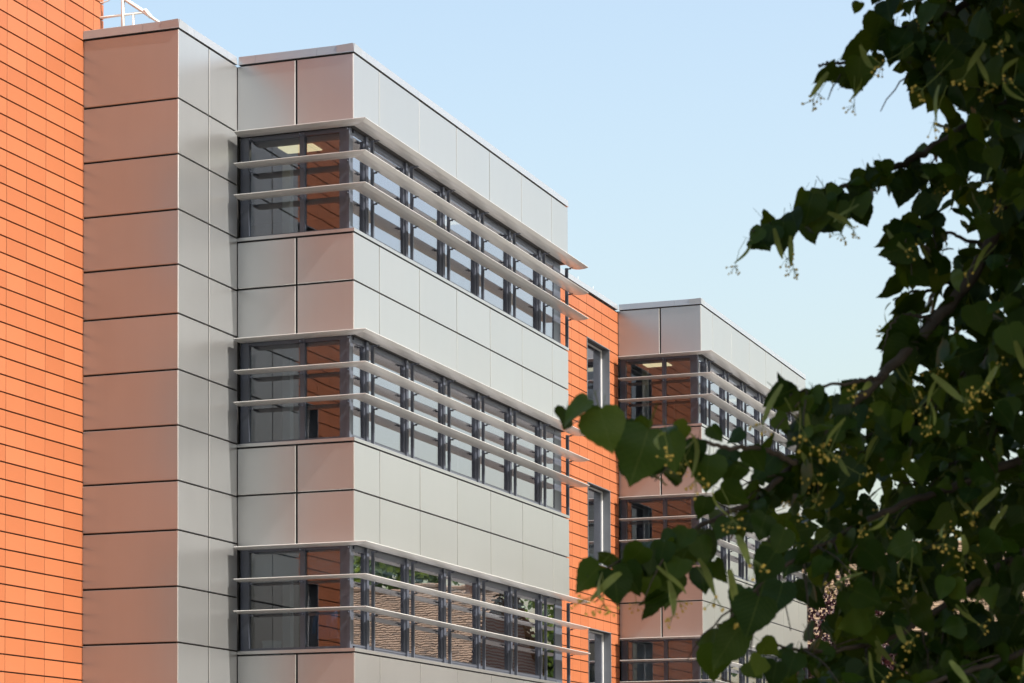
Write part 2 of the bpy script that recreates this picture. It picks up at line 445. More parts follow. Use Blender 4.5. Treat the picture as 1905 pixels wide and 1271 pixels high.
# --- projecting bay
BLADE_PROF = [(0.0, 0.0), (0.012, 0.007), (0.12, 0.012), (0.28, 0.008), (0.40, -0.004), (0.40, -0.012), (0.33, -0.030), (0.22, -0.040), (0.11, -0.034), (0.03, -0.016), (0.0, -0.009)]
LOUT = 0.42
MULL = [0.88 + 1.975 * k for k in range(6)]
def blade_piece(p0, p1, parent, m, e0=0, e1=0):
    """one length of louvre blade; p0,p1 = (distance along, mapping function) ends, mitred at the corner"""
    pass

def bay(xb, yb_in, blinds, skip_return=False):
    yf = Y1
    x_end = xb + LB
    jx = [0.0, 1.22, 3.25, 5.28, 7.24, 9.25, 11.28, LB]
    wd = yb_in - Y1
    split = 1.17
    back = MB()
    t = 0.14
    def spandrel(zb, zt):
        back.box(xb + 0.045, x_end - 0.045, yf + 0.045, yf + 0.045 + t, zb, zt)
        back.box(xb + 0.045, xb + 0.045 + t, yf + 0.046 + t, yb_in + 0.3, zb, zt)
        back.box(x_end - 0.045 - t, x_end - 0.045, yf + 0.046 + t, yb_in + 0.3, zb, zt)
    bands = []   # (z_low, z_high)
    bands.append((LV[0] + 0.03, Z_COP0 - GAP / 2))
    for k in range(3):
        bands.append((SJ + GAP / 2 - FH * k, SG - GAP / 2 - FH * k))
        low = LV[0] + 0.03 - FH * (k + 1)
        bands.append((low, SJ - GAP / 2 - FH * k))
        spandrel(low + 0.005, SG - 0.004 - FH * k)
    spandrel(LV[0] + 0.035, Z_COP0 - 0.01)
    zlow = LV[0] + 0.03 - 3 * FH
    bands.append((0.2, zlow - GAP))
    spandrel(0.0, zlow - 0.002)
    bw = back.build('bay_wall', M_BACK, bld)
    bw['label'] = 'projecting bay clad in silver metal panels'
    for zb, zt in bands:
        for i in range(len(jx) - 1):
            gx0 = 0.003 if i == 0 else 0.012
            slab_front('panel', xb + jx[i] + gx0, xb + jx[i + 1] - (0.012 if i < len(jx) - 2 else 0.003), zb, zt, yf, bw, M_PANEL, 0.04, 0.003, R(0.13))
        slab_return('panel', yf + 0.003, yf + split - 0.019, zb, zt, xb, bw, M_PANEL, 0.04, 0.010, R(0.12))
        slab_return('panel', yf + split + 0.019, yb_in - 0.004, zb, zt, xb, bw, M_PANEL, 0.04, 0.010, R(0.12))
        slab_return('panel', yf + 0.003, yb_in - 0.004, zb, zt, x_end, bw, M_PANEL, 0.04, 0.006, R(0.1), side=1)
    coping_run(bw, (xb, yb_in - 0.03, 0), (xb, yf - 0.022, 0), (-1, 0, 0), [0.35, 1.62])
    coping_run(bw, (xb - 0.022, yf, 0), (x_end + 0.022, yf, 0), (0, -1, 0), [0.6 + 2.6 * q for q in range(5)], 0.0006)
    coping_run(bw, (x_end, yf + 0.36, 0), (x_end, yb_in, 0), (1, 0, 0), [1.2], 0.0003)
    rf = MB(); rf.box(xb + 0.33, x_end - 0.33, yf + 0.33, yb_in + 6, Z_COP0 - 0.0085, Z_COP0 + 0.05); rf.build('roof', M_ROOF, bld)

    for k in range(3):
        dz = -FH * k
        z_s = SG + dz; z_h = LV[0] + 0.02 + dz
        gx, gy = xb + G, yf + G                   # outer plane of the glazing
        ge = x_end - G
        zb, zt = z_s + 0.075, z_h
        # ----- ribbon window: frame members joined, mullions and panes apart
        f = MB(); e = 0.055; dp = 0.09
        f.box(gx + 0.2, ge - 0.42, gy, gy + dp, zb, zb + e)           # bottom rails
        f.box(gx + 0.2, ge - 0.42, gy, gy + dp, zt - 0.07, zt)
        f.box(gx, gx + dp, gy + 0.2, yb_in + 0.0, zb + 0.001, zb + e + 0.001)
        f.box(gx, gx + dp, gy + 0.2, yb_in + 0.0, zt - 0.071, zt - 0.001)
        f.box(ge - dp, ge, gy + 0.2, yb_in + 0.1, zb + 0.001, zb + e + 0.001)
        f.box(ge - dp, ge, gy + 0.2, yb_in + 0.1, zt - 0.071, zt - 0.001)
        win = f.build('ribbon_window', M_FRAME, bld)
        def bar(nm, x0, x1, y0, y1, z0=zb + 0.002, z1=zt - 0.002, mt=M_FRAME):
            b = MB(); c = Vector(((x0 + x1) / 2, (y0 + y1) / 2, (z0 + z1) / 2))
            b.box(x0 - c.x, x1 - c.x, y0 - c.y, y1 - c.y, z0 - c.z, z1 - c.z)
            return place(nm, b.mesh(nm, mt), c, win)
        bar('corner_post', gx - 0.012, gx + 0.09, gy - 0.012, gy + 0.199)
        bar('corner_post', ge - 0.419, ge + 0.012, gy - 0.012, gy + 0.199)
        # return glazing: two panes and a mullion
        yin = yb_in - 0.006
        bar('post', gx - 0.02, gx + 0.1, yin - 0.17, yin)
        ym = yf + 1.06
        bar('mullion', gx - 0.02, gx + 0.1, ym, ym + 0.10)
        def pane_r(y0, y1, X, side=-1):
            slab_return('pane', y0, y1, zb + e + 0.002, zt - 0.072, X, win, M_GLASS, 0.012, 0.001, R(0.12), side)
        pane_r(gy + 0.20, ym - 0.002, gx + 0.03); pane_r(ym + 0.102, yin - 0.172, gx + 0.03)
        pane_r(gy + 0.20, yb_in - 0.02, ge - 0.03, 1)
        # front glazing
        edges = [gx + 0.092] + [xb + m_ for m_ in MULL] + [ge - 0.42]
        for i, mx in enumerate(edges[1:-1]):
            bar('mullion', mx - 0.05, mx + 0.05, gy - 0.05, gy + 0.1)
        for i in range(len(edges) - 1):
            x0 = edges[i] + (0.052 if i else 0.002); x1 = edges[i + 1] - (0.052 if i < len(edges) - 2 else 0.002)
            # opening sash inside the mullions
            sf = MB(); sw = 0.05 if x1 - x0 > 1 else 0.035
            za, zc = zb + e + 0.003, zt - 0.073
            cx, cz = (x0 + x1) / 2, (za + zc) / 2
            sy = gy - 0.012
            hx, hz = (x1 - x0) / 2, (zc - za) / 2
            sf.box(-hx, -hx + sw, 0, 0.055, -hz, hz); sf.box(hx - sw, hx, 0, 0.055, -hz, hz)
            sf.box(-hx + sw, hx - sw, 0.001, 0.054, -hz, -hz + sw); sf.box(-hx + sw, hx - sw, 0.001, 0.054, hz - sw, hz)
            place('sash', sf.mesh('sash', M_FRAME), (cx, sy, cz), win)
            slab_front('pane', x0 + sw - 0.003, x1 - sw + 0.003, za + sw - 0.003, zc - sw + 0.003, sy + 0.018, win, M_GLASS, 0.014, 0.001, R(0.35))
        # blinds
        bl = blinds[k]
        for i in range(len(edges) - 1):
            dr = bl[i % len(bl)] if isinstance(bl, (list, tuple)) else bl
            if dr > 0.02:
                b = MB(); b.box(edges[i] + 0.06, edges[i + 1] - 0.06, gy + 0.13, gy + 0.134, zt - 0.07 - dr, zt - 0.07)
                b.box(edges[i] + 0.06, edges[i + 1] - 0.06, gy + 0.125, gy + 0.139, zt - 0.09 - dr, zt - 0.0705 - dr)
                b.build('blind', M_BLIND, win)
        dr = bl[0] if isinstance(bl, (list, tuple)) else bl
        if dr > 0.02:
            for (y0, y1) in ((gy + 0.22, ym), (ym + 0.1, yin - 0.17)):
                b = MB(); b.box(gx + 0.13, gx + 0.134, y0, y1, zt - 0.07 - dr, zt - 0.07); b.build('blind', M_BLIND, win)
        # cords
        for i, mx in enumerate(edges[1:-1]):
            if (i + k) % 2 == 0 or k == 2:
                b = MB(); zc = zt - 1.25; sw = jit(0.03)
                b.tube([(mx + 0.10, gy - 0.02, zc), (mx + 0.115 + sw, gy - 0.025, zc - 0.22), (mx + 0.105 + sw, gy - 0.02, zc - 0.48)], 0.007, 5)
                b.build('blind_cord', M_WHITE, win)
        # sill capping (two lengths, mitred by a butt joint at the corner)
        for nm, bx in (('sill', (xb - 0.012, x_end + 0.012, yf - 0.012, gy + 0.001)), ('sill', (xb - 0.0118, gx + 0.001, gy + 0.0015, yb_in - 0.005))):
            b = MB(); x0, x1, y0, y1 = bx; c = Vector(((x0 + x1) / 2, (y0 + y1) / 2, z_s + 0.04))
            zz0, zz1 = z_s + 0.012 - c.z, z_s + 0.074 - c.z
            b.box(x0 - c.x, x1 - c.x, y0 - c.y, y1 - c.y, zz0, zz1)
            place(nm, b.mesh(nm, M_PANEL), c, win)
        # ----- louvres
        lou = bpy.data.objects.new('sun_louvre', None); col.objects.link(lou); lou.parent = bld
        WORLD[lou.name] = Vector((xb, yf, LV[1] + dz)); lou.location = WORLD[lou.name] - WORLD[bld.name]
        posts = [xb + m_ + 0.11 for m_ in MULL]
        zl0, zl1 = z_s + 0.075, LV[0] + dz - 0.03
        lpost = [(px - 0.022, px + 0.022, yf + 0.015, yf + 0.075) for px in posts]
        lpost.append((x_end + 0.05, x_end + 0.10, yf + 0.02, yf + 0.09))
        lpost.append((xb + 0.02, xb + 0.065, yf + 0.10, yf + 0.15))
        for x0, x1, y0, y1 in lpost:
            b = MB(); c = Vector(((x0 + x1) / 2, (y0 + y1) / 2, (zl0 + zl1) / 2))
            b.box(x0 - c.x, x1 - c.x, y0 - c.y, y1 - c.y, zl0 - c.z, zl1 - c.z); place('support_post', b.mesh('support_post', M_FRAME), c, lou)
        for q in range(3):
            zl = LV[q] + dz
            # corner + return length, then straight lengths
            def sect(pt, ax, n):    # pt on the outer edge, n = inward unit vector
                return [Vector(pt) + Vector(n) * s_ + Vector((0, 0, h_)) for s_, h_ in BLADE_PROF]
            def loft(A, Bq, nm):
                m_ = MB(); kk = len(A); c = (A[0] + Bq[0]) / 2
                A = [a - c for a in A]; Bq = [b2 - c for b2 in Bq]
                for i in range(kk):
                    j = (i + 1) % kk; m_.face([A[i], A[j], Bq[j], Bq[i]])
                m_.face(A[::-1]); m_.face(Bq)
                me = m_.mesh(nm, M_BLADE)
                return place(nm, me, c, lou)
            yo, xo = yf - LOUT, xb - LOUT
            # return run: from the inner end to the mitre
            A = sect((xo, yb_in - 0.13, zl), None, (1, 0, 0))
            Bm = [Vector((xo + s_, yo + s_, zl + h_)) for s_, h_ in BLADE_PROF]
            loft([v + Vector((0, 0.002, 0)) for v in Bm], A, 'blade')
            stops = [posts[0]] + posts[1:] + [x_end + 0.27]
            prev = [v + Vector((0.002, 0, 0)) for v in Bm]
            for sx in stops:
                nxt = sect((sx - 0.002, yo, zl), None, (0, 1, 0))
                loft(nxt, prev, 'blade')
                prev = sect((sx + 0.002, yo, zl), None, (0, 1, 0))
            # brackets under each joint
            for px in posts + [x_end + 0.075]:
                b = MB(); c = Vector((px, yf - 0.1, zl - 0.05))
                b.box(-0.012, 0.012, 0.05, 0.114, -0.012, 0.012); b.box(-0.03, 0.03, 0.0, 0.08, 0.0125, 0.02)
                place('bracket', b.mesh('bracket', M_FRAME), c, lou)
            for yy in (yf + 0.125, yf + 1.11, yb_in - 0.25):
                b = MB(); c = Vector((xb - 0.1, yy, zl - 0.05))
                b.box(0.06, 0.229, -0.012, 0.012, -0.012, 0.012)
                place('bracket', b.mesh('bracket', M_FRAME), c, lou)
        # ----- room behind the glass
        rm = MB()
        x0, x1, y0, y1 = xb + 0.30, x_end - 0.30, yf + 0.30, yb_in + 5.0
        zc = LV[0] - 0.02 + dz
        rm.box(x0, x1, y0, y1, zc, zc + 0.12)
        cl = rm.build('ceiling', M_CEIL, bld)
        rm = MB(); rm.box(x0 - 0.05, x1 + 0.05, y0 - 0.05, y1, SG - 0.95 + dz - 0.25, SG - 0.95 + dz); rm.build('floor_slab', M_CARPET, bld)
        rm = MB(); rm.box(x0, x1, y1 + 0.001, y1 + 0.1, SG - 0.949 + dz, zc); rm.box(x0 - 0.2, x0 - 0.1, yb_in + 0.3, y1, SG - 0.949 + dz, zc)
        rm.box(x1 + 0.1, x1 + 0.2, yb_in + 0.3, y1, SG - 0.949 + dz, zc); rm.box(x0 + 5.9, x0 + 6.0, yb_in + 0.2, y1, SG - 0.949 + dz, zc - 0.001)
        rm.build('partition', M_PART, bld)
        cols_ = MB(); cols_.box(xb + 1.5, xb + 1.66, yf + 2.0, yf + 2.16, SG - 0.948 + dz, zc - 0.002); cols_.build('column', M_WHITE, bld)
        if k == 0:
            for (lx, ly) in ((xb + 1.0, yf + 1.55), (xb + 7.4, yf + 1.2)):
                b = MB(); b.box(-0.23, 0.23, -0.36, 0.36, -0.02, -0.002)
                place('ceiling_light', b.mesh('ceiling_light', M_LAMP), (lx, ly, zc), cl)
bay(X1, YA, [0.0, [0.0, 0.0, 0.35, 0.0], [0.50, 0.42, 0.55, 0.5, 0.62, 0.3]])
bay(X2, YA, [0.0, 0.0, [1.45, 0.9, 0.9]])

# --- orange wall between the bays (plane YA)
cols2 = [X2 - 0.004, X2 - 0.82]
x = X2 - 0.82
while x > X1 + LB + 0.7: x -= 0.652; cols2.append(x)
cols2 = sorted(cols2)
w0, w1 = X2 - 0.82 - 0.652 * 3, X2 - 0.82
Z2 = 16.06
holes2 = [(w0, w1, Z2 - 0.3 * (11 + 13 * k), Z2 - 0.3 * (4 + 13 * k)) for k in range(3)]
wall2 = tiled_wall('link_tile_wall', cols2, Z_COP0 - 0.012, 4.0, Z2, YA, holes2, (X2 - 5.0, X2))
wall2['label'] = 'recessed orange tiled wall with three tall windows between the bays'
for (a, b_, c, d) in holes2: punched(a, b_, c, d, YA)
coping_run(wall2, (X1 + LB + 0.02, YA, 0), (X2 - 0.03, YA, 0), (0, -1, 0), [1.9 * q for q in range(1, 6)], 0.0004)
for px in (X2 - 3.2, X2 - 1.9):
    b = MB(); b.tube([(px, YA + 0.1, Z_COP1 - 0.02), (px, YA + 0.1, Z_COP1 + 0.13)], 0.006, 6); b.build('roof_pin', M_RAIL, bld)
b = MB(); b.box(X1 + LB - 0.3, X2 + 0.3, YA + 3.0, YA + 8, 0, Z_COP0 - 0.1); b.build('link_core', M_BACK, bld)
b = MB(); b.box(X1 + LB - 0.32, X2 + 0.32, YA + 0.33, YA + 8.1, Z_COP0 - 0.0095, Z_COP0 + 0.04); b.build('roof', M_ROOF, bld)
b = MB(); b.box(X1 - 0.1, X2 + LB, YA + 5.2, YA + 9, 0, Z_COP0 - 0.2); b.build('rear_core', M_BACK, bld)

# --- things behind the glass of the lowest visible office floor
zf1 = SG - 2 * FH
b = MB(); b.box(-0.16, 0.16, -0.12, 0.12, 0, 0.24); b.box(-0.17, 0.17, -0.13, 0.13, 0.2405, 0.28)
bx = place('storage_box', b.mesh('storage_box', plain('box_card', (0.62, 0.70, 0.70), 0.6)), (X1 + 0.62, YA - 0.42, zf1 + 0.02))
tag(bx, 'pale storage box on the desk behind the lowest corner window', 'box')
b = MB(); b.box(-0.5, 0.5, -0.9, 0.9, -0.03, 0); b.box(-0.46, -0.42, -0.85, -0.81, -0.745, -0.0305); b.box(0.42, 0.46, -0.85, -0.81, -0.745, -0.0305)
b.box(-0.46, -0.42, 0.81, 0.85, -0.745, -0.0305); b.box(0.42, 0.46, 0.81, 0.85, -0.745, -0.0305)
dk = place('desk', b.mesh('desk', plain('desk_top', (0.35, 0.36, 0.37), 0.5)), (X1 + 0.95, YA - 0.9, zf1 - 0.05 + 0.07 - 0.002))
dk.location.z = zf1 + 0.018
tag(dk, 'grey desk behind the lowest corner window under the storage box', 'desk')
# a blue garment hanging on a stand behind the corner pane
b = MB(); st = [(0.0, 0.06), (-0.05, 0.17), (-0.2, 0.20), (-0.45, 0.21), (-0.62, 0.23)]
ring = []
for z, wdt in st:
    row = []
    for j in range(12):
        a = 2 * math.pi * j / 12; rr_ = 1 + 0.10 * math.sin(a * 3 + z * 9)
        row.append((wdt * 0.35 * math.cos(a) * rr_, wdt * math.sin(a) * rr_, z))
    ring.append(row)
for i in range(len(ring) - 1):
    for j in range(12):
        k = (j + 1) % 12; b.face([ring[i][j], ring[i + 1][j], ring[i + 1][k], ring[i][k]])
b.face(ring[0]); b.face(ring[-1][::-1])
b.tube([(0, 0.17, -0.06), (-0.03, 0.25, -0.3), (-0.05, 0.27, -0.52)], [0.05, 0.045, 0.04], 8)
gm = place('hanging_jacket', b.mesh('hanging_jacket', plain('blue_cloth', (0.13, 0.25, 0.42), 0.9), True), (X1 + 0.55, Y1 + 0.78, zf1 + 0.92))
tag(gm, 'blue garment hanging behind the lowest corner window pane', 'jacket')

# ------------------------------------------------------------------ houses
def tile_roof_mat():
    m, N, L, B = mat('clay_roof_tile')
    g_ = N.new('ShaderNodeNewGeometry'); t = noise(N, L, 3.0, 4, sc3=(1, 1, 1))
    a = N.new('ShaderNodeMath'); a.operation = 'ADD'; L.new(g_.outputs['Random Per Island'], a.inputs[0]); L.new(t.outputs[0], a.inputs[1])
    rr = ramp(N, L, a.outputs[0], [(0.3, (0.04, 0.027, 0.018)), (0.6, (0.085, 0.057, 0.035)), (0.95, (0.15, 0.10, 0.062))]); rr.color_ramp.elements[0].position = 0.35
    L.new(rr.outputs[0], B.inputs['Base Color']); B.inputs['Roughness'].default_value = 0.9; return m
M_TILE = tile_roof_mat()
def brick_mat():
    m, N, L, B = mat('house_brick')
    tc = N.new('ShaderNodeTexCoord'); mp = N.new('ShaderNodeMapping'); mp.inputs['Rotation'].default_value = (R(90), 0, 0)
    br = N.new('ShaderNodeTexBrick'); br.inputs['Scale'].default_value = 4.4
    br.inputs['Color1'].default_value = (0.16, 0.075, 0.045, 1); br.inputs['Color2'].default_value = (0.12, 0.055, 0.035, 1); br.inputs['Mortar'].default_value = (0.2, 0.18, 0.15, 1)
    L.new(tc.outputs['Object'], mp.inputs[0]); L.new(mp.outputs[0], br.inputs[0]); L.new(br.outputs[0], B.inputs['Base Color']); B.inputs['Roughness'].default_value = 0.9
    return m
M_BRICK = brick_mat()
M_GLASS2 = plain('house_window_glass', (0.03, 0.035, 0.04), 0.08, 0.0, 0.8)
def house(loc, rz, Lh, Wd, ze, zr, label, chim=1):
    """ridge along local X; real courses of plain tiles on both slopes"""
    h = empty('tiled_house', loc, label, 'house'); h.rotation_euler = (0, 0, rz); WORLD[h.name] = Vector((0, 0, 0))
    def part(b, nm, m, par=None, smooth=False):
        o = bpy.data.objects.new(nm, b.mesh(nm, m, smooth)); col.objects.link(o); o.parent = par or h; return o
    b = MB(); b.box(-Lh / 2, Lh / 2, -Wd / 2, Wd / 2, 0, ze)
    for s_ in (-1, 1):
        pts = [(s_ * Lh / 2, -Wd / 2, ze), (s_ * Lh / 2, Wd / 2, ze), (s_ * Lh / 2, 0, zr - 0.1)]
        b.face(pts if s_ > 0 else pts[::-1])
    wall = part(b, 'wall', M_BRICK)
    b = MB(); sl = math.hypot(Wd / 2 + 0.35, zr - ze + 0.1); n = int(sl / 0.15); tw = 0.26
    for s_ in (-1, 1):
        dy, dz_ = (Wd / 2 + 0.35) / sl, (zr - ze + 0.1) / sl
        for i in range(n):
            d0, d1 = i * sl / n, (i + 1.25) * sl / n
            off = (i % 2) * tw / 2
            for j in range(int((Lh + 0.6) / tw)):
                xx = -Lh / 2 - 0.3 + j * tw + off; lift = 0.04 + random.uniform(0, 0.016)
                ya, za = s_ * (Wd / 2 + 0.35 - dy * d0), ze - 0.1 + dz_ * d0
                yb_, zb_ = s_ * (Wd / 2 + 0.35 - dy * d1), ze - 0.1 + dz_ * d1
                q = [(xx + 0.006, ya, za + lift), (xx + tw - 0.006, ya, za + lift), (xx + tw - 0.006, yb_, zb_ + 0.012), (xx + 0.006, yb_, zb_ + 0.012)]
                b.face(q if s_ < 0 else q[::-1])
                b.face([(xx + 0.006, ya, za + lift - 0.035), (xx + tw - 0.006, ya, za + lift - 0.035), q[1], q[0]] if s_ < 0 else [(xx + 0.006, ya, za + lift), (xx + tw - 0.006, ya, za + lift), (xx + tw - 0.006, ya, za + lift - 0.035), (xx + 0.006, ya, za + lift - 0.035)])
    roof = part(b, 'roof', M_TILE); roof['kind'] = 'stuff'
    b = MB(); b.tube([(-Lh / 2 - 0.3, 0, zr), (Lh / 2 + 0.3, 0, zr)], 0.13, 8); part(b, 'ridge', M_TILE)
    for c in range(chim):
        cx = -Lh / 2 + 0.8 + c * (Lh - 1.6)
        b = MB(); b.box(cx - 0.35, cx + 0.35, -0.3, 0.3, zr - 0.8, zr + 1.3); b.box(cx - 0.42, cx + 0.42, -0.37, 0.37, zr + 1.301, zr + 1.42)
        ch = part(b, 'chimney', M_BRICK)
        for p_ in (-0.17, 0.17):
            b = MB(); b.tube([(cx + p_, 0, zr + 1.41), (cx + p_, 0, zr + 1.85)], [0.12, 0.10], 9); part(b, 'chimney_pot', plain('pot_clay', (0.45, 0.22, 0.12), 0.8), ch, True)
    k = 0
    for s_ in (-1, 1):
        for i in range(max(2, int(Lh / 3))):
            for z0 in (1.0, ze - 2.0):
                xx = -Lh / 2 + (i + 0.5) * Lh / max(2, int(Lh / 3)); yy = s_ * (Wd / 2 + 0.012)
                b = MB(); t_ = 0.06
                ya, yb_ = sorted((yy - s_ * 0.03, yy + s_ * 0.035))
                b.box(xx - 0.6, xx - 0.6 + t_, ya, yb_, z0, z0 + 1.3); b.box(xx + 0.6 - t_, xx + 0.6, ya, yb_, z0, z0 + 1.3)
                b.box(xx - 0.6 + t_, xx + 0.6 - t_, ya, yb_, z0, z0 + t_); b.box(xx - 0.6 + t_, xx + 0.6 - t_, ya, yb_, z0 + 1.3 - t_, z0 + 1.3); b.box(xx - 0.03, xx + 0.03, ya, yb_, z0 + t_, z0 + 1.3 - t_)
                wn = part(b, 'window', M_WHITE)
                b = MB(); b.box(xx - 0.55, xx + 0.55, min(yy, yy + s_ * 0.01), max(yy, yy + s_ * 0.01), z0 + 0.05, z0 + 1.25); part(b, 'pane', M_GLASS2, wn)
    return h
def ray(px, py):
    a, u = (px - PPX) / FPX, (PPY - py) / FPX
    a, u = a * cr + u * sr, -a * sr + u * cr
    f_ = math.cos(PH) - u * math.sin(PH); z = math.sin(PH) + u * math.cos(PH)
    return Vector((f_ * math.cos(TH) + a * math.sin(TH), f_ * math.sin(TH) - a * math.cos(TH), z))
def at(px, py, D):
    d = ray(px, py); k = D / math.hypot(d.x, d.y); return Vector((d.x * k, d.y * k, CZ + d.z * k))
def proj(p):
    x, y, z = p[0], p[1], p[2] - CZ
    f_ = x * math.cos(TH) + y * math.sin(TH); a = x * math.sin(TH) - y * math.cos(TH)
    Z = f_ * math.cos(PH) + z * math.sin(PH); U = -f_ * math.sin(PH) + z * math.cos(PH)
    a, U = a * cr - U * sr, a * sr + U * cr
    return PPX + FPX * a / Z, PPY - FPX * U / Z, Z
hb = at(1660, 1250, 106)
house((hb.x, hb.y, 0), R(-78), 13.0, 8.0, 9.2, 13.6, 'brick house with tan clay tiled roof seen in gaps of the linden leaves', 1)
house((84, -3.6, 0), R(90), 20.0, 10.0, 6.4, 10.4, 'tile roofed house across the street, mirrored in the lowest window band', 2)

# ------------------------------------------------------------------ leaf-cloud trees
def leaf_cloud(name, pts, size, m, parent, rngl, flat=0.0):
    n = len(pts); pts = np.asarray(pts)
    t = rngl.normal(size=(n, 3)); t[:, 2] -= 0.8; t /= np.linalg.norm(t, axis=1)[:, None]
    q = rngl.normal(size=(n, 3)); b = np.cross(t, q); b /= np.linalg.norm(b, axis=1)[:, None]; nn = np.cross(t, b)
    sz = (size * rngl.uniform(0.7, 1.25, n))[:, None]
    v = np.empty((n, 6, 3))
    v[:, 0] = pts; v[:, 1] = pts + (t * 0.35 + b * 0.45 + nn * 0.06) * sz; v[:, 2] = pts + (t * 0.72 + b * 0.30 + nn * 0.02) * sz
    v[:, 3] = pts + t * sz - nn * 0.05 * sz; v[:, 4] = pts + (t * 0.72 - b * 0.30 + nn * 0.02) * sz; v[:, 5] = pts + (t * 0.35 - b * 0.45 + nn * 0.06) * sz
    base = (np.arange(n) * 6)[:, None]
    fa = np.concatenate([base + np.array([[0, 1, 2, 3]]), base + np.array([[0, 3, 4, 5]])], 1).reshape(-1)
    me = bpy.data.meshes.new(name); me.vertices.add(n * 6); me.vertices.foreach_set('co', v.reshape(-1).astype(np.float32))
    me.loops.add(n * 8); me.loops.foreach_set('vertex_index', fa.astype(np.int32))
    me.polygons.add(n * 2); me.polygons.foreach_set('loop_start', np.arange(0, n * 8, 4, dtype=np.int32)); me.polygons.foreach_set('loop_total', np.full(n * 2, 4, dtype=np.int32))
    me.materials.append(m); me.update(calc_edges=True); me.validate()
    o = bpy.data.objects.new(name, me); col.objects.link(o)
    if parent: o.parent = parent; o.location = -WORLD[parent.name]
    return tag(o, kind='stuff')
def clump_points(c, rad, n, nclump, rngl):
    c = np.array(c); out = []
    d = rngl.normal(size=(nclump, 3)); d /= np.linalg.norm(d, axis=1)[:, None]
    cc = c + d * np.array(rad) * rngl.uniform(0.35, 0.95, nclump)[:, None]
    per = n // nclump
    for k in range(nclump): out.append(cc[k] + rngl.normal(size=(per, 3)) * np.array(rad) * 0.17)
    return np.concatenate(out)
def far_tree(name, loc, h, rad, m, label, n, size, seed):
    rl_ = np.random.default_rng(seed)
    t = empty(name, loc, label, 'tree')
    L_ = Vector(loc); b = MB()
    b.tube([L_, L_ + Vector((0.1, 0, h * 0.35)), L_ + Vector((0, 0.15, h * 0.8))], [0.28, 0.2, 0.05], 9)
    for k in range(7):
        a = k * 0.9; s0 = L_ + Vector((0, 0, h * (0.3 + 0.05 * k)))
        b.tube([s0, s0 + Vector((math.cos(a) * rad[0] * 0.4, math.sin(a) * rad[1] * 0.4, h * 0.12)), s0 + Vector((math.cos(a) * rad[0] * 0.8, math.sin(a) * rad[1] * 0.8, h * 0.16))], [0.1, 0.06, 0.02], 6)
    b.build('trunk', M_BARK, t, True)
    leaf_cloud('crown', clump_points((loc[0], loc[1], h - rad[2]), rad, n, 60, rl_), size, m, t, rl_)
    return t
cb = at(1590, 1270, 90)
far_tree('copper_beech', (cb.x, cb.y, 0), 10.2, (3.4, 3.4, 3.6), M_PURPLE, 'purple leaved tree beside the far end of the building', 14000, 0.15, 3)
far_tree('street_tree', (100, -6, 0), 15.0, (4.5, 4.5, 5.0), M_GREENTREE, 'green street tree behind the tile roofed house, mirrored in the windows', 9000, 0.3, 4)
far_tree('street_tree', (103, 4, 0), 14.0, (4.5, 4.5, 5.0), M_GREENTREE, 'second green street tree further along, mirrored in the windows', 9000, 0.3, 5)

# ------------------------------------------------------------------ the linden in the foreground
def fr(f_, r_, z): return Vector((f_ * math.cos(TH) + r_ * math.sin(TH), f_ * math.sin(TH) - r_ * math.cos(TH), z))
tb = fr(7.4, 4.2, 0)
linden = empty('linden_tree', tb, 'dark leafy linden tree with pale flower bracts hanging over the right foreground', 'tree')
tr = MB()
tr.tube([fr(7.4, 4.2, 0), fr(7.42, 4.18, 0.4), fr(7.4, 4.15, 2.0), fr(7.3, 4.2, 4.0), fr(7.2, 4.3, 7.0), fr(7.2, 4.2, 10.2)], [0.36, 0.27, 0.23, 0.19, 0.11, 0.03], 14)
tr.build('trunk', M_BARK, linden, True)
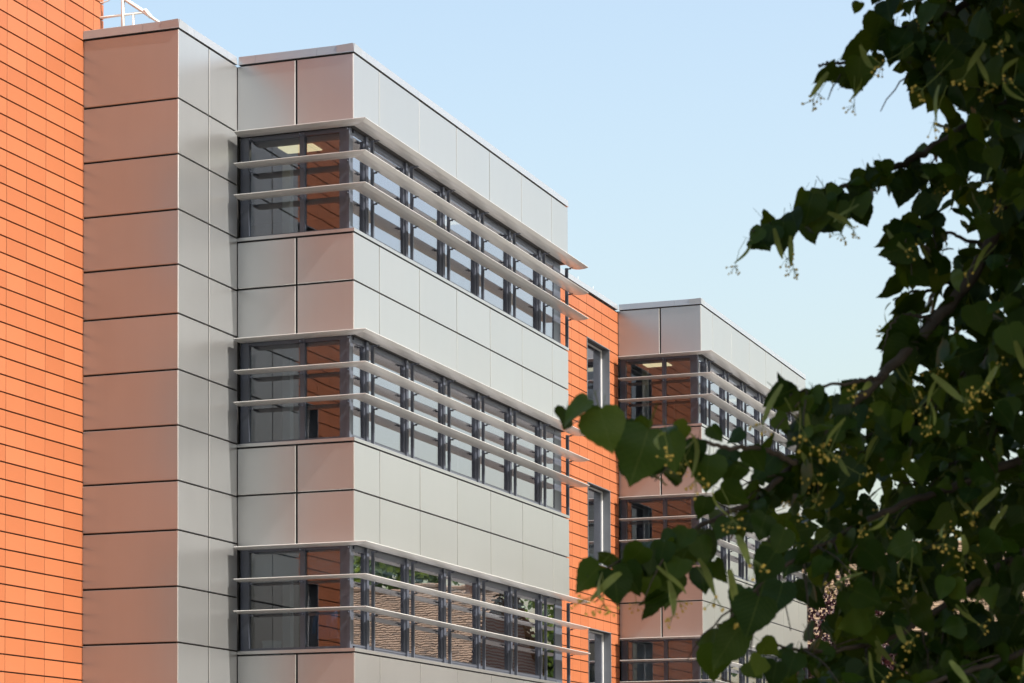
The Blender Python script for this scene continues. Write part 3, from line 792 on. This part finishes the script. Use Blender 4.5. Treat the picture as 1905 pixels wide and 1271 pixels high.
# limbs as pixel polylines with their own distance; (points, D0, D1, r0, r1, leaf spacing m, hang m, sub twigs)
BR = [
 ([(2900, -500), (2400, -250), (2080, 40), (1905, 265), (1838, 460), (1740, 600), (1640, 700), (1550, 790), (1480, 862), (1400, 930), (1290, 985), (1180, 1035), (1090, 1072)], 7.3, 5.6, 0.034, 0.002, 0.040, 0.05, 12),
 ([(2900, -350), (2200, 0), (1950, 150), (1800, 235), (1700, 296), (1620, 325), (1560, 352), (1500, 385), (1440, 415), (1402, 430)], 7.3, 6.3, 0.022, 0.002, 0.024, 0.05, 8),
 ([(2800, -500), (2150, -160), (1900, -40), (1760, 25), (1670, 60), (1620, 85), (1575, 112), (1540, 118), (1525, 122)], 7.2, 6.2, 0.02, 0.0018, 0.075, 0.05, 4),
 ([(1480, 862), (1420, 836), (1350, 832), (1280, 818), (1215, 805), (1150, 782), (1110, 770), (1075, 762)], 5.95, 5.1, 0.008, 0.0016, 0.06, 0.04, 2),
 ([(2800, 700), (2250, 880), (1905, 1030), (1780, 1112), (1660, 1185), (1560, 1210), (1470, 1206), (1440, 1196)], 6.9, 5.9, 0.02, 0.0022, 0.05, 0.06, 9),
 ([(2800, 500), (2150, 740), (1905, 852), (1790, 900), (1690, 935), (1600, 975), (1530, 1015), (1450, 1060), (1380, 1120), (1340, 1180)], 7.0, 5.7, 0.02, 0.002, 0.046, 0.06, 9),
 ([(2800, -100), (2100, 300), (1905, 400), (1800, 500), (1730, 540), (1690, 545), (1660, 560)], 7.2, 6.6, 0.016, 0.002, 0.05, 0.05, 5),
 ([(2700, 1000), (2100, 1150), (1905, 1215), (1760, 1262), (1600, 1300), (1440, 1300), (1340, 1260)], 6.6, 5.6, 0.016, 0.002, 0.034, 0.05, 10),
 ([(1838, 460), (1780, 440), (1730, 425), (1690, 430), (1655, 445)], 6.75, 6.5, 0.007, 0.0016, 0.045, 0.05, 3),
 ([(1640, 700), (1590, 712), (1530, 720), (1470, 735), (1430, 740)], 6.2, 5.9, 0.007, 0.0016, 0.034, 0.05, 3),
 ([(1740, 600), (1690, 585), (1660, 600), (1640, 655)], 6.5, 6.3, 0.006, 0.0016, 0.05, 0.04, 2),
 ([(1900, 265), (1850, 200), (1800, 150), (1740, 120), (1690, 115)], 6.9, 6.5, 0.008, 0.0018, 0.035, 0.05, 5),
 ([(2100, 350), (1950, 520), (1850, 640), (1760, 720), (1680, 790), (1600, 850)], 7.2, 6.7, 0.012, 0.002, 0.030, 0.06, 10),
 ([(2100, 600), (1950, 700), (1850, 800), (1760, 870), (1680, 900)], 7.2, 6.9, 0.01, 0.002, 0.03, 0.06, 8),
 ([(2100, 1000), (1950, 1100), (1850, 1160), (1740, 1220)], 7.0, 6.6, 0.01, 0.002, 0.05, 0.06, 7),
]
def catmull(P_, n):
    out = []
    for i in range(len(P_) - 1):
        p0, p1, p2, p3 = P_[max(i - 1, 0)], P_[i], P_[i + 1], P_[min(i + 2, len(P_) - 1)]
        for k in range(n):
            t = k / n
            out.append(0.5 * ((2 * p1) + (p2 - p0) * t + (2 * p0 - 5 * p1 + 4 * p2 - p3) * t * t + (3 * p1 - p0 - 3 * p2 + p3) * t ** 3))
    out.append(P_[-1]); return out
HOLES_ = [(1560, 905, 26), (1605, 925, 30), (1690, 905, 34), (1705, 945, 26), (1640, 905, 18), (1625, 1000, 18), (1805, 1003, 18), (1490, 1130, 34), (1480, 1175, 26), (1475, 1090, 20), (1745, 1130, 30), (1720, 1180, 24), (1735, 1070, 14), (1350, 1080, 34), (1400, 1020, 22), (1560, 1060, 20),
         (1650, 1235, 34), (1680, 1215, 24), (1460, 940, 18), (1500, 1240, 20), (1440, 1010, 14), (1510, 890, 12), (1380, 1000, 16), (1880, 1080, 10), (1840, 265, 16), (1870, 120, 18), (1850, 170, 10), (1780, 205, 14), (1600, 200, 60), (1800, 310, 10)]
HOLES = [(a, b, c * 0.65) for a, b, c in HOLES_]
def in_hole(p, k=1.0):
    x, y, _ = proj(p)
    return any((x - hx) ** 2 + (y - hy) ** 2 < (hr * k) ** 2 for hx, hy, hr in HOLES)
CLEAR = [(850, 600, 1038, 1300), (1040, 835, 1165, 1035), (1160, 905, 1295, 985), (1100, 1125, 1300, 1300), (1040, 1090, 1190, 1300), (1300, 1060, 1345, 1150), (1380, 470, 1625, 690), (1380, 200, 1480, 385), (1480, 200, 1640, 300), (1300, 560, 1490, 700), (1300, 880, 1350, 950), (1040, 600, 1440, 735), (1495, 175, 1700, 250), (1300, 1110, 1345, 1195), (1425, 1140, 1500, 1200), (1455, 1060, 1500, 1130), (1350, 880, 1400, 908), (1436, 968, 1472, 1000), (1385, 985, 1410, 1015), (1500, 985, 1530, 1005), (1150, 740, 1290, 785)]
def in_clear(p):
    x, y, _ = proj(p)
    return any(x0 < x < x1 and y0 < y < y1 for x0, y0, x1, y1 in CLEAR)
leaves = []      # (base, tip direction, normal, length)
clusters = []
camp = Vector((0, 0, CZ))
def add_leaf(base, big=1.0):
    t = Vector((jit(1), jit(1), jit(1))) * 1.15 + Vector((0, 0, -0.72)); t.normalize()
    v = (camp - base).normalized()
    n = v * random.uniform(-0.9, 1.0) + Vector((jit(1), jit(1), jit(1))) * 0.9 + Vector((0, 0, 0.4))
    n = (n - t * n.dot(t))
    if n.length < 1e-3: return
    n.normalize()
    ln = random.choice((0.8, 1.0, 1.0, 1.25)) * random.uniform(0.045, 0.078) * big
    c = base + t * ln * 0.5
    if in_hole(c) or in_clear(c) or in_clear(base + t * ln * 0.95): return
    leaves.append((base, t, n, ln))
def add_cluster(base):
    if in_hole(base + Vector((0, 0, -0.05)), 0.7): return
    clusters.append((base, random.uniform(0, 6.28), random.uniform(0.85, 1.2)))
def run_leaves(pts, spacing, hang, big=1.0, flw=0.22):
    acc = 0
    for a, b_ in zip(pts[:-1], pts[1:]):
        acc += (b_ - a).length
        if acc > spacing:
            acc = 0
            x, y, Z = proj(a)
            if x > 2000 or y < -90 or y > 1360: continue
            off = Vector((jit(1), jit(1), jit(0.7))) * 0.032 - Vector((0, 0, random.uniform(0, hang)))
            add_leaf(a + off, big)
            if random.random() < flw: add_cluster(a + Vector((jit(0.02), jit(0.02), -random.uniform(0.0, 0.05))))
for bi, (pp, D0, D1, ra, rb, sp, hang, nsub) in enumerate(BR):
    n = len(pp)
    Pts = [at(x, y, D0 + (D1 - D0) * (i / (n - 1)) ** 0.9 + jit(0.05)) for i, (x, y) in enumerate(pp)]
    cur = catmull(Pts, 9)
    cur = [p + Vector((jit(0.004), jit(0.004), jit(0.004))) for p in cur]
    rads = [ra + (rb - ra) * (i / (len(cur) - 1)) ** 0.6 for i in range(len(cur))]
    b = MB(); b.tube(cur, rads, 7)
    fine = catmull(cur, 4)
    run_leaves(fine[int(len(fine) * 0.25):], sp, hang)
    for s_ in range(nsub):
        i = random.randint(int(len(cur) * 0.35), len(cur) - 6)
        x, y, _ = proj(cur[i])
        if x > 2050 or y < -60: continue
        d = Vector((jit(1), jit(1), jit(0.5))) + (cur[i + 4] - cur[i - 1]).normalized() * 1.1; d.normalize()
        Lt = random.uniform(0.12, 0.26)
        tw_ = [cur[i] + d * Lt * q - Vector((0, 0, 0.30 * Lt * q * q)) + Vector((jit(0.004), jit(0.004), jit(0.004))) for q in np.linspace(0, 1, 7)]
        xt, yt, _ = proj(tw_[-1])
        if xt < 1500 and bi in (1, 2): continue
        if 300 < yt < 700 and xt < 1640: continue
        b.tube(tw_, [0.003 - 0.0016 * q for q in np.linspace(0, 1, 7)], 5)
        run_leaves(catmull(tw_, 6), 0.03, 0.05)
    b.build('branch', M_BARK, linden, True)
# inner leaf mass of the crown, behind the sprays
LEFT = [(-100, 1610), (0, 1608), (60, 1625), (130, 1655), (200, 1735), (260, 1720), (300, 1690), (350, 1690), (400, 1760), (450, 1765), (500, 1745), (560, 1745), (620, 1725), (680, 1665), (715, 1560), (760, 1480), (800, 1475), (850, 1450), (900, 1430), (950, 1400), (1000, 1400), (1050, 1420), (1100, 1460), (1150, 1500), (1200, 1470), (1290, 1420), (1400, 1400)]
def xleft(y):
    for (y0, x0), (y1, x1) in zip(LEFT[:-1], LEFT[1:]):
        if y0 <= y <= y1: return x0 + (x1 - x0) * (y - y0) / (y1 - y0)
    return 2000
cnt = 0
while cnt < 2100:
    y = random.uniform(-90, 1340); x = random.uniform(1390, 1990)
    xl = xleft(y)
    if x < xl + 30: continue
    if random.random() > 0.45 + 0.55 * min(1, (x - xl) / 170): continue
    D = random.uniform(6.0, 8.4)
    cnt += 1
    add_leaf(at(x, y, D), 1.0)
    if random.random() < 0.13: add_cluster(at(x, y, random.uniform(5.7, 6.6)))

# leaves at the edge of the crown, read one by one: base, tip, turn away from the viewer, distance
EDGE = [(1551,120,1507,153,60,6.2),(1600,108,1598,177,15,6.2),(1620,77,1569,118,52,6.3),(1665,60,1660,120,20,6.4),(1640,30,1625,95,25,6.4),(1700,70,1690,130,30,6.5),(1600,5,1590,28,30,6.3),(1730,110,1698,160,25,6.5),(1720,160,1700,205,20,6.5),
 (1417,426,1397,459,40,6.3),(1437,421,1426,466,10,6.35),(1458,414,1450,472,20,6.35),(1473,395,1486,434,25,6.4),(1497,355,1483,388,30,6.4),(1512,362,1494,421,15,6.4),(1526,392,1518,440,12,6.45),(1555,380,1563,432,10,6.45),(1580,362,1585,408,18,6.5),(1600,365,1606,410,25,6.5),(1598,330,1578,352,50,6.5),(1600,345,1592,385,20,6.5),(1625,312,1632,352,35,6.6),(1650,330,1612,342,50,6.6),(1660,340,1685,352,30,6.6),(1640,300,1650,335,30,6.6),(1560,350,1535,372,40,6.5),(1535,365,1545,400,30,6.45),
 (1712,410,1680,468,8,6.6),(1664,434,1631,464,62,6.6),(1732,372,1690,400,30,6.7),(1745,395,1705,430,35,6.7),(1706,479,1670,509,52,6.6),(1698,502,1697,540,5,6.6),(1679,521,1640,561,55,6.55),(1717,558,1650,578,55,6.6),(1704,590,1667,617,45,6.5),(1709,623,1630,655,35,6.4),(1761,444,1715,465,58,6.7),(1745,480,1715,512,25,6.7),(1750,500,1738,548,20,6.7),(1690,640,1640,690,25,6.4),
 (1094,745,1041,781,58,5.1),(1116,764,1141,843,10,5.1),(1122,762,1108,822,20,5.15),(1206,800,1174,903,6,5.2),(1203,781,1178,815,35,5.25),(1241,812,1262,880,25,5.3),(1279,793,1238,822,40,5.4),(1324,793,1346,822,40,5.6),(1300,820,1290,868,20,5.5),(1319,848,1311,915,10,5.6),(1360,838,1340,880,25,5.7),(1395,835,1420,880,20,5.8),(1465,730,1411,748,38,5.9),(1340,910,1392,940,30,5.7),(1312,925,1303,972,20,5.7),(1380,800,1350,822,45,5.8),(1375,860,1352,912,25,5.7),(1440,850,1400,890,30,5.9),
 (1115,1054,1071,1099,10,5.6),(1143,1062,1150,1128,8,5.6),(1165,1050,1185,1110,15,5.65),(1228,1100,1187,1148,58,5.65),(1197,1018,1160,1062,25,5.65),(1213,1024,1207,1072,18,5.7),(1236,1010,1222,1060,22,5.7),(1268,1042,1250,1086,20,5.7),(1306,1058,1307,1110,18,5.75),(1280,985,1262,1030,25,5.75),(1300,1000,1318,1050,30,5.8),(1250,990,1228,1018,35,5.75),
 (1440,1030,1402,1086,15,5.6),(1412,1112,1388,1188,5,5.3),(1385,1095,1362,1140,25,5.5),(1456,1085,1440,1150,20,5.5),(1378,1168,1314,1238,42,5.4),(1417,1222,1402,1260,20,5.6),(1445,1232,1430,1285,25,5.6),(1480,1215,1462,1262,25,5.7),(1330,1045,1345,1085,30,5.8),(1360,970,1335,1010,30,5.8),(1425,960,1405,1010,20,5.8),(1460,985,1438,1035,25,5.8)]
for bx_, by_, tx_, ty_, phi, D in EDGE:
    p0, p1 = at(bx_, by_, D), at(tx_, ty_, D + jit(0.02))
    t = p1 - p0; ln = t.length; t.normalize()
    v = (camp - p0).normalized(); n = (v - t * v.dot(t)).normalized(); sd_ = t.cross(n)
    sg = random.choice((-1, 1)); n = n * math.cos(R(phi)) + sd_ * math.sin(R(phi)) * sg
    if random.random() < 0.35: n = -n
    leaves.append((p0 - t * ln * 0.02, t, n, ln * 1.03))
for cx_, cy_, D in ((1540,165,6.15),(1590,172,6.15),(1120,1095,5.5),(1150,1105,5.5),(1245,1110,5.55),(1235,1075,5.55),(1290,1075,5.6),(1440,455,6.3),(1470,470,6.3),(1540,425,6.35),(1590,400,6.4),(1660,455,6.5),(1290,850,5.4),(1270,845,5.4),(1235,835,5.15),(1350,1090,5.4),(1370,1040,5.4),(1455,745,5.7),(1340,935,5.5),(1600,115,6.1),(1700,110,6.3),(1460,770,5.7),(1500,800,5.8)):
    clusters.insert(0, (at(cx_, cy_ - 30, D), random.uniform(0, 6.28), random.uniform(0.95, 1.25)))
# --- leaf mesh: heart-shaped, toothed, folded along the midrib, with its stalk
def leaf_mesh(seed, wide, droop, fold, cup):
    rd = random.Random(seed); b = MB()
    st = [0.0, 0.03, 0.09, 0.17, 0.26, 0.35, 0.44, 0.53, 0.62, 0.71, 0.79, 0.86, 0.92, 1.0]
    def half(t):
        return max(0.0, (0.50 * (math.sin(math.pi * min(1, t * 0.94 + 0.10) ** 0.62)) ** 0.9)) if t < 0.88 else 0.085 * (1 - t) / 0.12 + 0.002
    Lf, Md, Rt = [], [], []
    asym = rd.uniform(-0.04, 0.04)
    for i, t in enumerate(st):
        zt = -droop * t * t + 0.015 * math.sin(t * 9 + seed)
        tooth = 0.014 if i % 2 else -0.010
        w_ = half(t) * wide
        if i == 0: w_ = 0.16 * wide
        yb_ = 0.0
        lob = -0.075 if i in (0,) else (-0.05 if i == 1 else 0)
        wl, wr = max(0.002, w_ * (1 + asym) + (tooth if 1 < i < 12 else 0)), max(0.002, w_ * (1 - asym) + (tooth if 1 < i < 12 else 0))
        Md.append((0, t, zt))
        Lf.append((-wl, t + lob, zt + fold * wl - cup * wl * wl * 2 + 0.02 * math.sin(t * 12 + seed * 2)))
        Rt.append((wr, t + lob, zt + fold * wr - cup * wr * wr * 2 + 0.02 * math.sin(t * 11 + seed * 3 + 1)))
    b.v = Md + Lf + Rt; n = len(st)
    for i in range(n - 1):
        b.f.append((i, n + i, n + i + 1, i + 1)); b.f.append((i, i + 1, 2 * n + i + 1, 2 * n + i))
    b.mi = [0] * len(b.f)
    k = len(b.v); b.v += [(-0.012, 0.02, 0.002), (0.012, 0.02, 0.002), (0.010, -0.42, 0.10), (-0.010, -0.42, 0.10)]
    b.f.append((k, k + 1, k + 2, k + 3)); b.mi.append(0)
    return b
LM = [leaf_mesh(s_, wd_, dr_, fo_, cu_) for s_, wd_, dr_, fo_, cu_ in ((1, 1.0, 0.16, 0.12, 0.15), (2, 0.94, 0.30, 0.25, 0.1), (3, 1.05, 0.10, 0.05, 0.3), (4, 0.9, 0.36, 0.40, 0.0), (5, 1.02, 0.2, -0.12, 0.1), (6, 0.97, 0.26, 0.18, 0.35))]
def uv_of(verts, faces):
    q = np.array(verts)[np.array([i for f_ in faces for i in f_])]
    return np.stack([q[:, 0] + 0.5, q[:, 1]], 1).astype(np.float32)
LUV = [uv_of(b.v, b.f) for b in LM]
LME = []
for b, uvd in zip(LM, LUV):
    me = b.mesh('leaf', M_LEAFV, True); ul = me.uv_layers.new(name='UVMap'); ul.data.foreach_set('uv', uvd.reshape(-1)); LME.append(me)
def basis(t, n):
    x = t.cross(n); x.normalize(); return Matrix((x, t, n)).transposed()
vis = []
for lf in leaves:
    x, y, Z = proj(lf[0] + lf[1] * lf[3] * 0.5)
    inside = -10 < x < 1915 and -10 < y < 1281
    vis.append((lf[3] / Z if inside else 0) - (Z - 6.0) * 0.004)
order = sorted(range(len(leaves)), key=lambda i: -vis[i])
rest_v, rest_f, rest_uv = [], [], []; nv = 0
for rank, i in enumerate(order):
    base, t, n, ln = leaves[i]; k = i % len(LM); B3 = basis(t, n)
    if rank < 300:
        o = bpy.data.objects.new('leaf', LME[k]); col.objects.link(o); o.parent = linden
        m4 = (B3 @ Matrix.Diagonal((ln, ln, ln))).to_4x4(); m4.translation = base - tb
        o.matrix_local = m4
    else:
        A = np.array(B3) * ln; vv = np.array(LM[k].v) @ A.T + np.array(base)
        rest_v.append(vv); rest_uv.append(LUV[k]); rest_f += [tuple(q + nv for q in f_) for f_ in LM[k].f]; nv += len(vv)
me = bpy.data.meshes.new('foliage'); me.from_pydata(np.concatenate(rest_v).tolist(), [], rest_f); me.materials.append(M_LEAFV); ul = me.uv_layers.new(name='UVMap'); ul.data.foreach_set('uv', np.concatenate(rest_uv).reshape(-1))
me.polygons.foreach_set('use_smooth', [True] * len(rest_f)); me.update()
tag(place('foliage', me, (0, 0, 0), linden), kind='stuff')

# --- flower clusters: strap-shaped bract, stalk and little round buds
def cluster_mesh(seed):
    rd = random.Random(seed); b = MB(); n = 7
    for i in range(n - 1):
        q = []
        for t, sgn in ((i / (n - 1), -1), (i / (n - 1), 1), ((i + 1) / (n - 1), 1), ((i + 1) / (n - 1), -1)):
            w_ = 0.0075 * math.sin(math.pi * (0.12 + 0.83 * t)) ** 0.7
            q.append((sgn * w_, 0.022 * math.sin(t * 2.2 + seed) + 0.018 * t * t, -0.075 * t))
        b.face(q, 0)
    k0 = Vector((0, 0.012, -0.035)); k1 = k0 + Vector((rd.uniform(-0.012, 0.012), rd.uniform(0.0, 0.02), -0.045))
    b.tube([(0, 0, 0), k0, k1], 0.0009, 4, 0)
    for j in range(rd.randint(7, 11)):
        e = k1 + Vector((rd.uniform(-0.021, 0.021), rd.uniform(-0.021, 0.021), rd.uniform(-0.026, 0.004)))
        b.tube([k1, e], 0.0006, 3, 0)
        r_ = rd.uniform(0.0026, 0.0042); n0 = len(b.v)
        b.v += [tuple(e + Vector(d_) * r_) for d_ in ((1, 0, 0), (0, 1, 0), (-1, 0, 0), (0, -1, 0), (0, 0, 1.1), (0, 0, -1.1))]
        for f_ in ((0, 1, 4), (1, 2, 4), (2, 3, 4), (3, 0, 4), (1, 0, 5), (2, 1, 5), (3, 2, 5), (0, 3, 5)):
            b.f.append(tuple(n0 + q for q in f_)); b.mi.append(1)
    return b
CM = [cluster_mesh(s_).mesh('flower_cluster', [M_BRACT, M_BUD]) for s_ in range(5)]
_hd, _tl = clusters[:23], clusters[23:]; random.shuffle(_tl); clusters = _hd + _tl
for i, (base, a, s_) in enumerate(clusters[:140]):
    o = bpy.data.objects.new('flower_cluster', CM[i % 5]); col.objects.link(o); o.parent = linden
    o.location = base - tb; o.rotation_euler = (jit(0.8), jit(0.8), a); o.scale = (s_, s_, s_)

# --- the rest of the crown, beside and above the frame
N_ = 90000
c0 = np.array(fr(7.0, 4.3, 6.5)); rad = np.array((4.5, 4.5, 4.9))
d = rng.normal(size=(N_, 3)); d /= np.linalg.norm(d, axis=1)[:, None]
pts = c0 + d * rad * (rng.uniform(0.08, 1.0, N_) ** 0.45)[:, None]
pts += rng.normal(size=(N_, 3)) * 0.12
x, y, z = pts[:, 0], pts[:, 1], pts[:, 2] - CZ
f_ = x * math.cos(TH) + y * math.sin(TH); a = x * math.sin(TH) - y * math.cos(TH)
Zc = np.maximum(f_ * math.cos(PH) + z * math.sin(PH), 0.2); U = -f_ * math.sin(PH) + z * math.cos(PH)
sx, sy = PPX + FPX * a / Zc, PPY - FPX * U / Zc
xl = np.interp(sy, [q[0] for q in LEFT], [q[1] for q in LEFT])
inframe = (sx < 1990) & (sy > -110) & (sy < 1400)
ok = ~inframe | ((sx > xl + 150) & (Zc > 7.2) & (sx > 1640))
ok &= (np.hypot(x, y) > 2.2) & (pts[:, 2] > 2.0) & ~((f_ < 3.0) & (a < 1.0))
for hx, hy, hr in HOLES: ok &= ((sx - hx) ** 2 + (sy - hy) ** 2 > (hr * 1.2) ** 2)
leaf_cloud('crown', pts[ok], 0.13, M_LEAF, linden, rng)
lm = MB()
for k in range(9):
    z0 = 2.8 + 0.75 * k; an = k * 2.4; rr_ = 3.4 - 0.25 * abs(k - 4)
    s0 = fr(7.3, 4.2, z0); e1 = s0 + Vector((math.cos(an) * rr_ * 0.5, math.sin(an) * rr_ * 0.5, 0.9)); e2 = s0 + Vector((math.cos(an) * rr_, math.sin(an) * rr_, 1.1))
    if min(proj(e1)[0], proj(e2)[0]) < 2000 and 0 < proj(e2)[2]: continue
    lm.tube([s0, e1, e2], [0.09, 0.05, 0.015], 7)
if lm.f: lm.build('limb', M_BARK, linden, True)
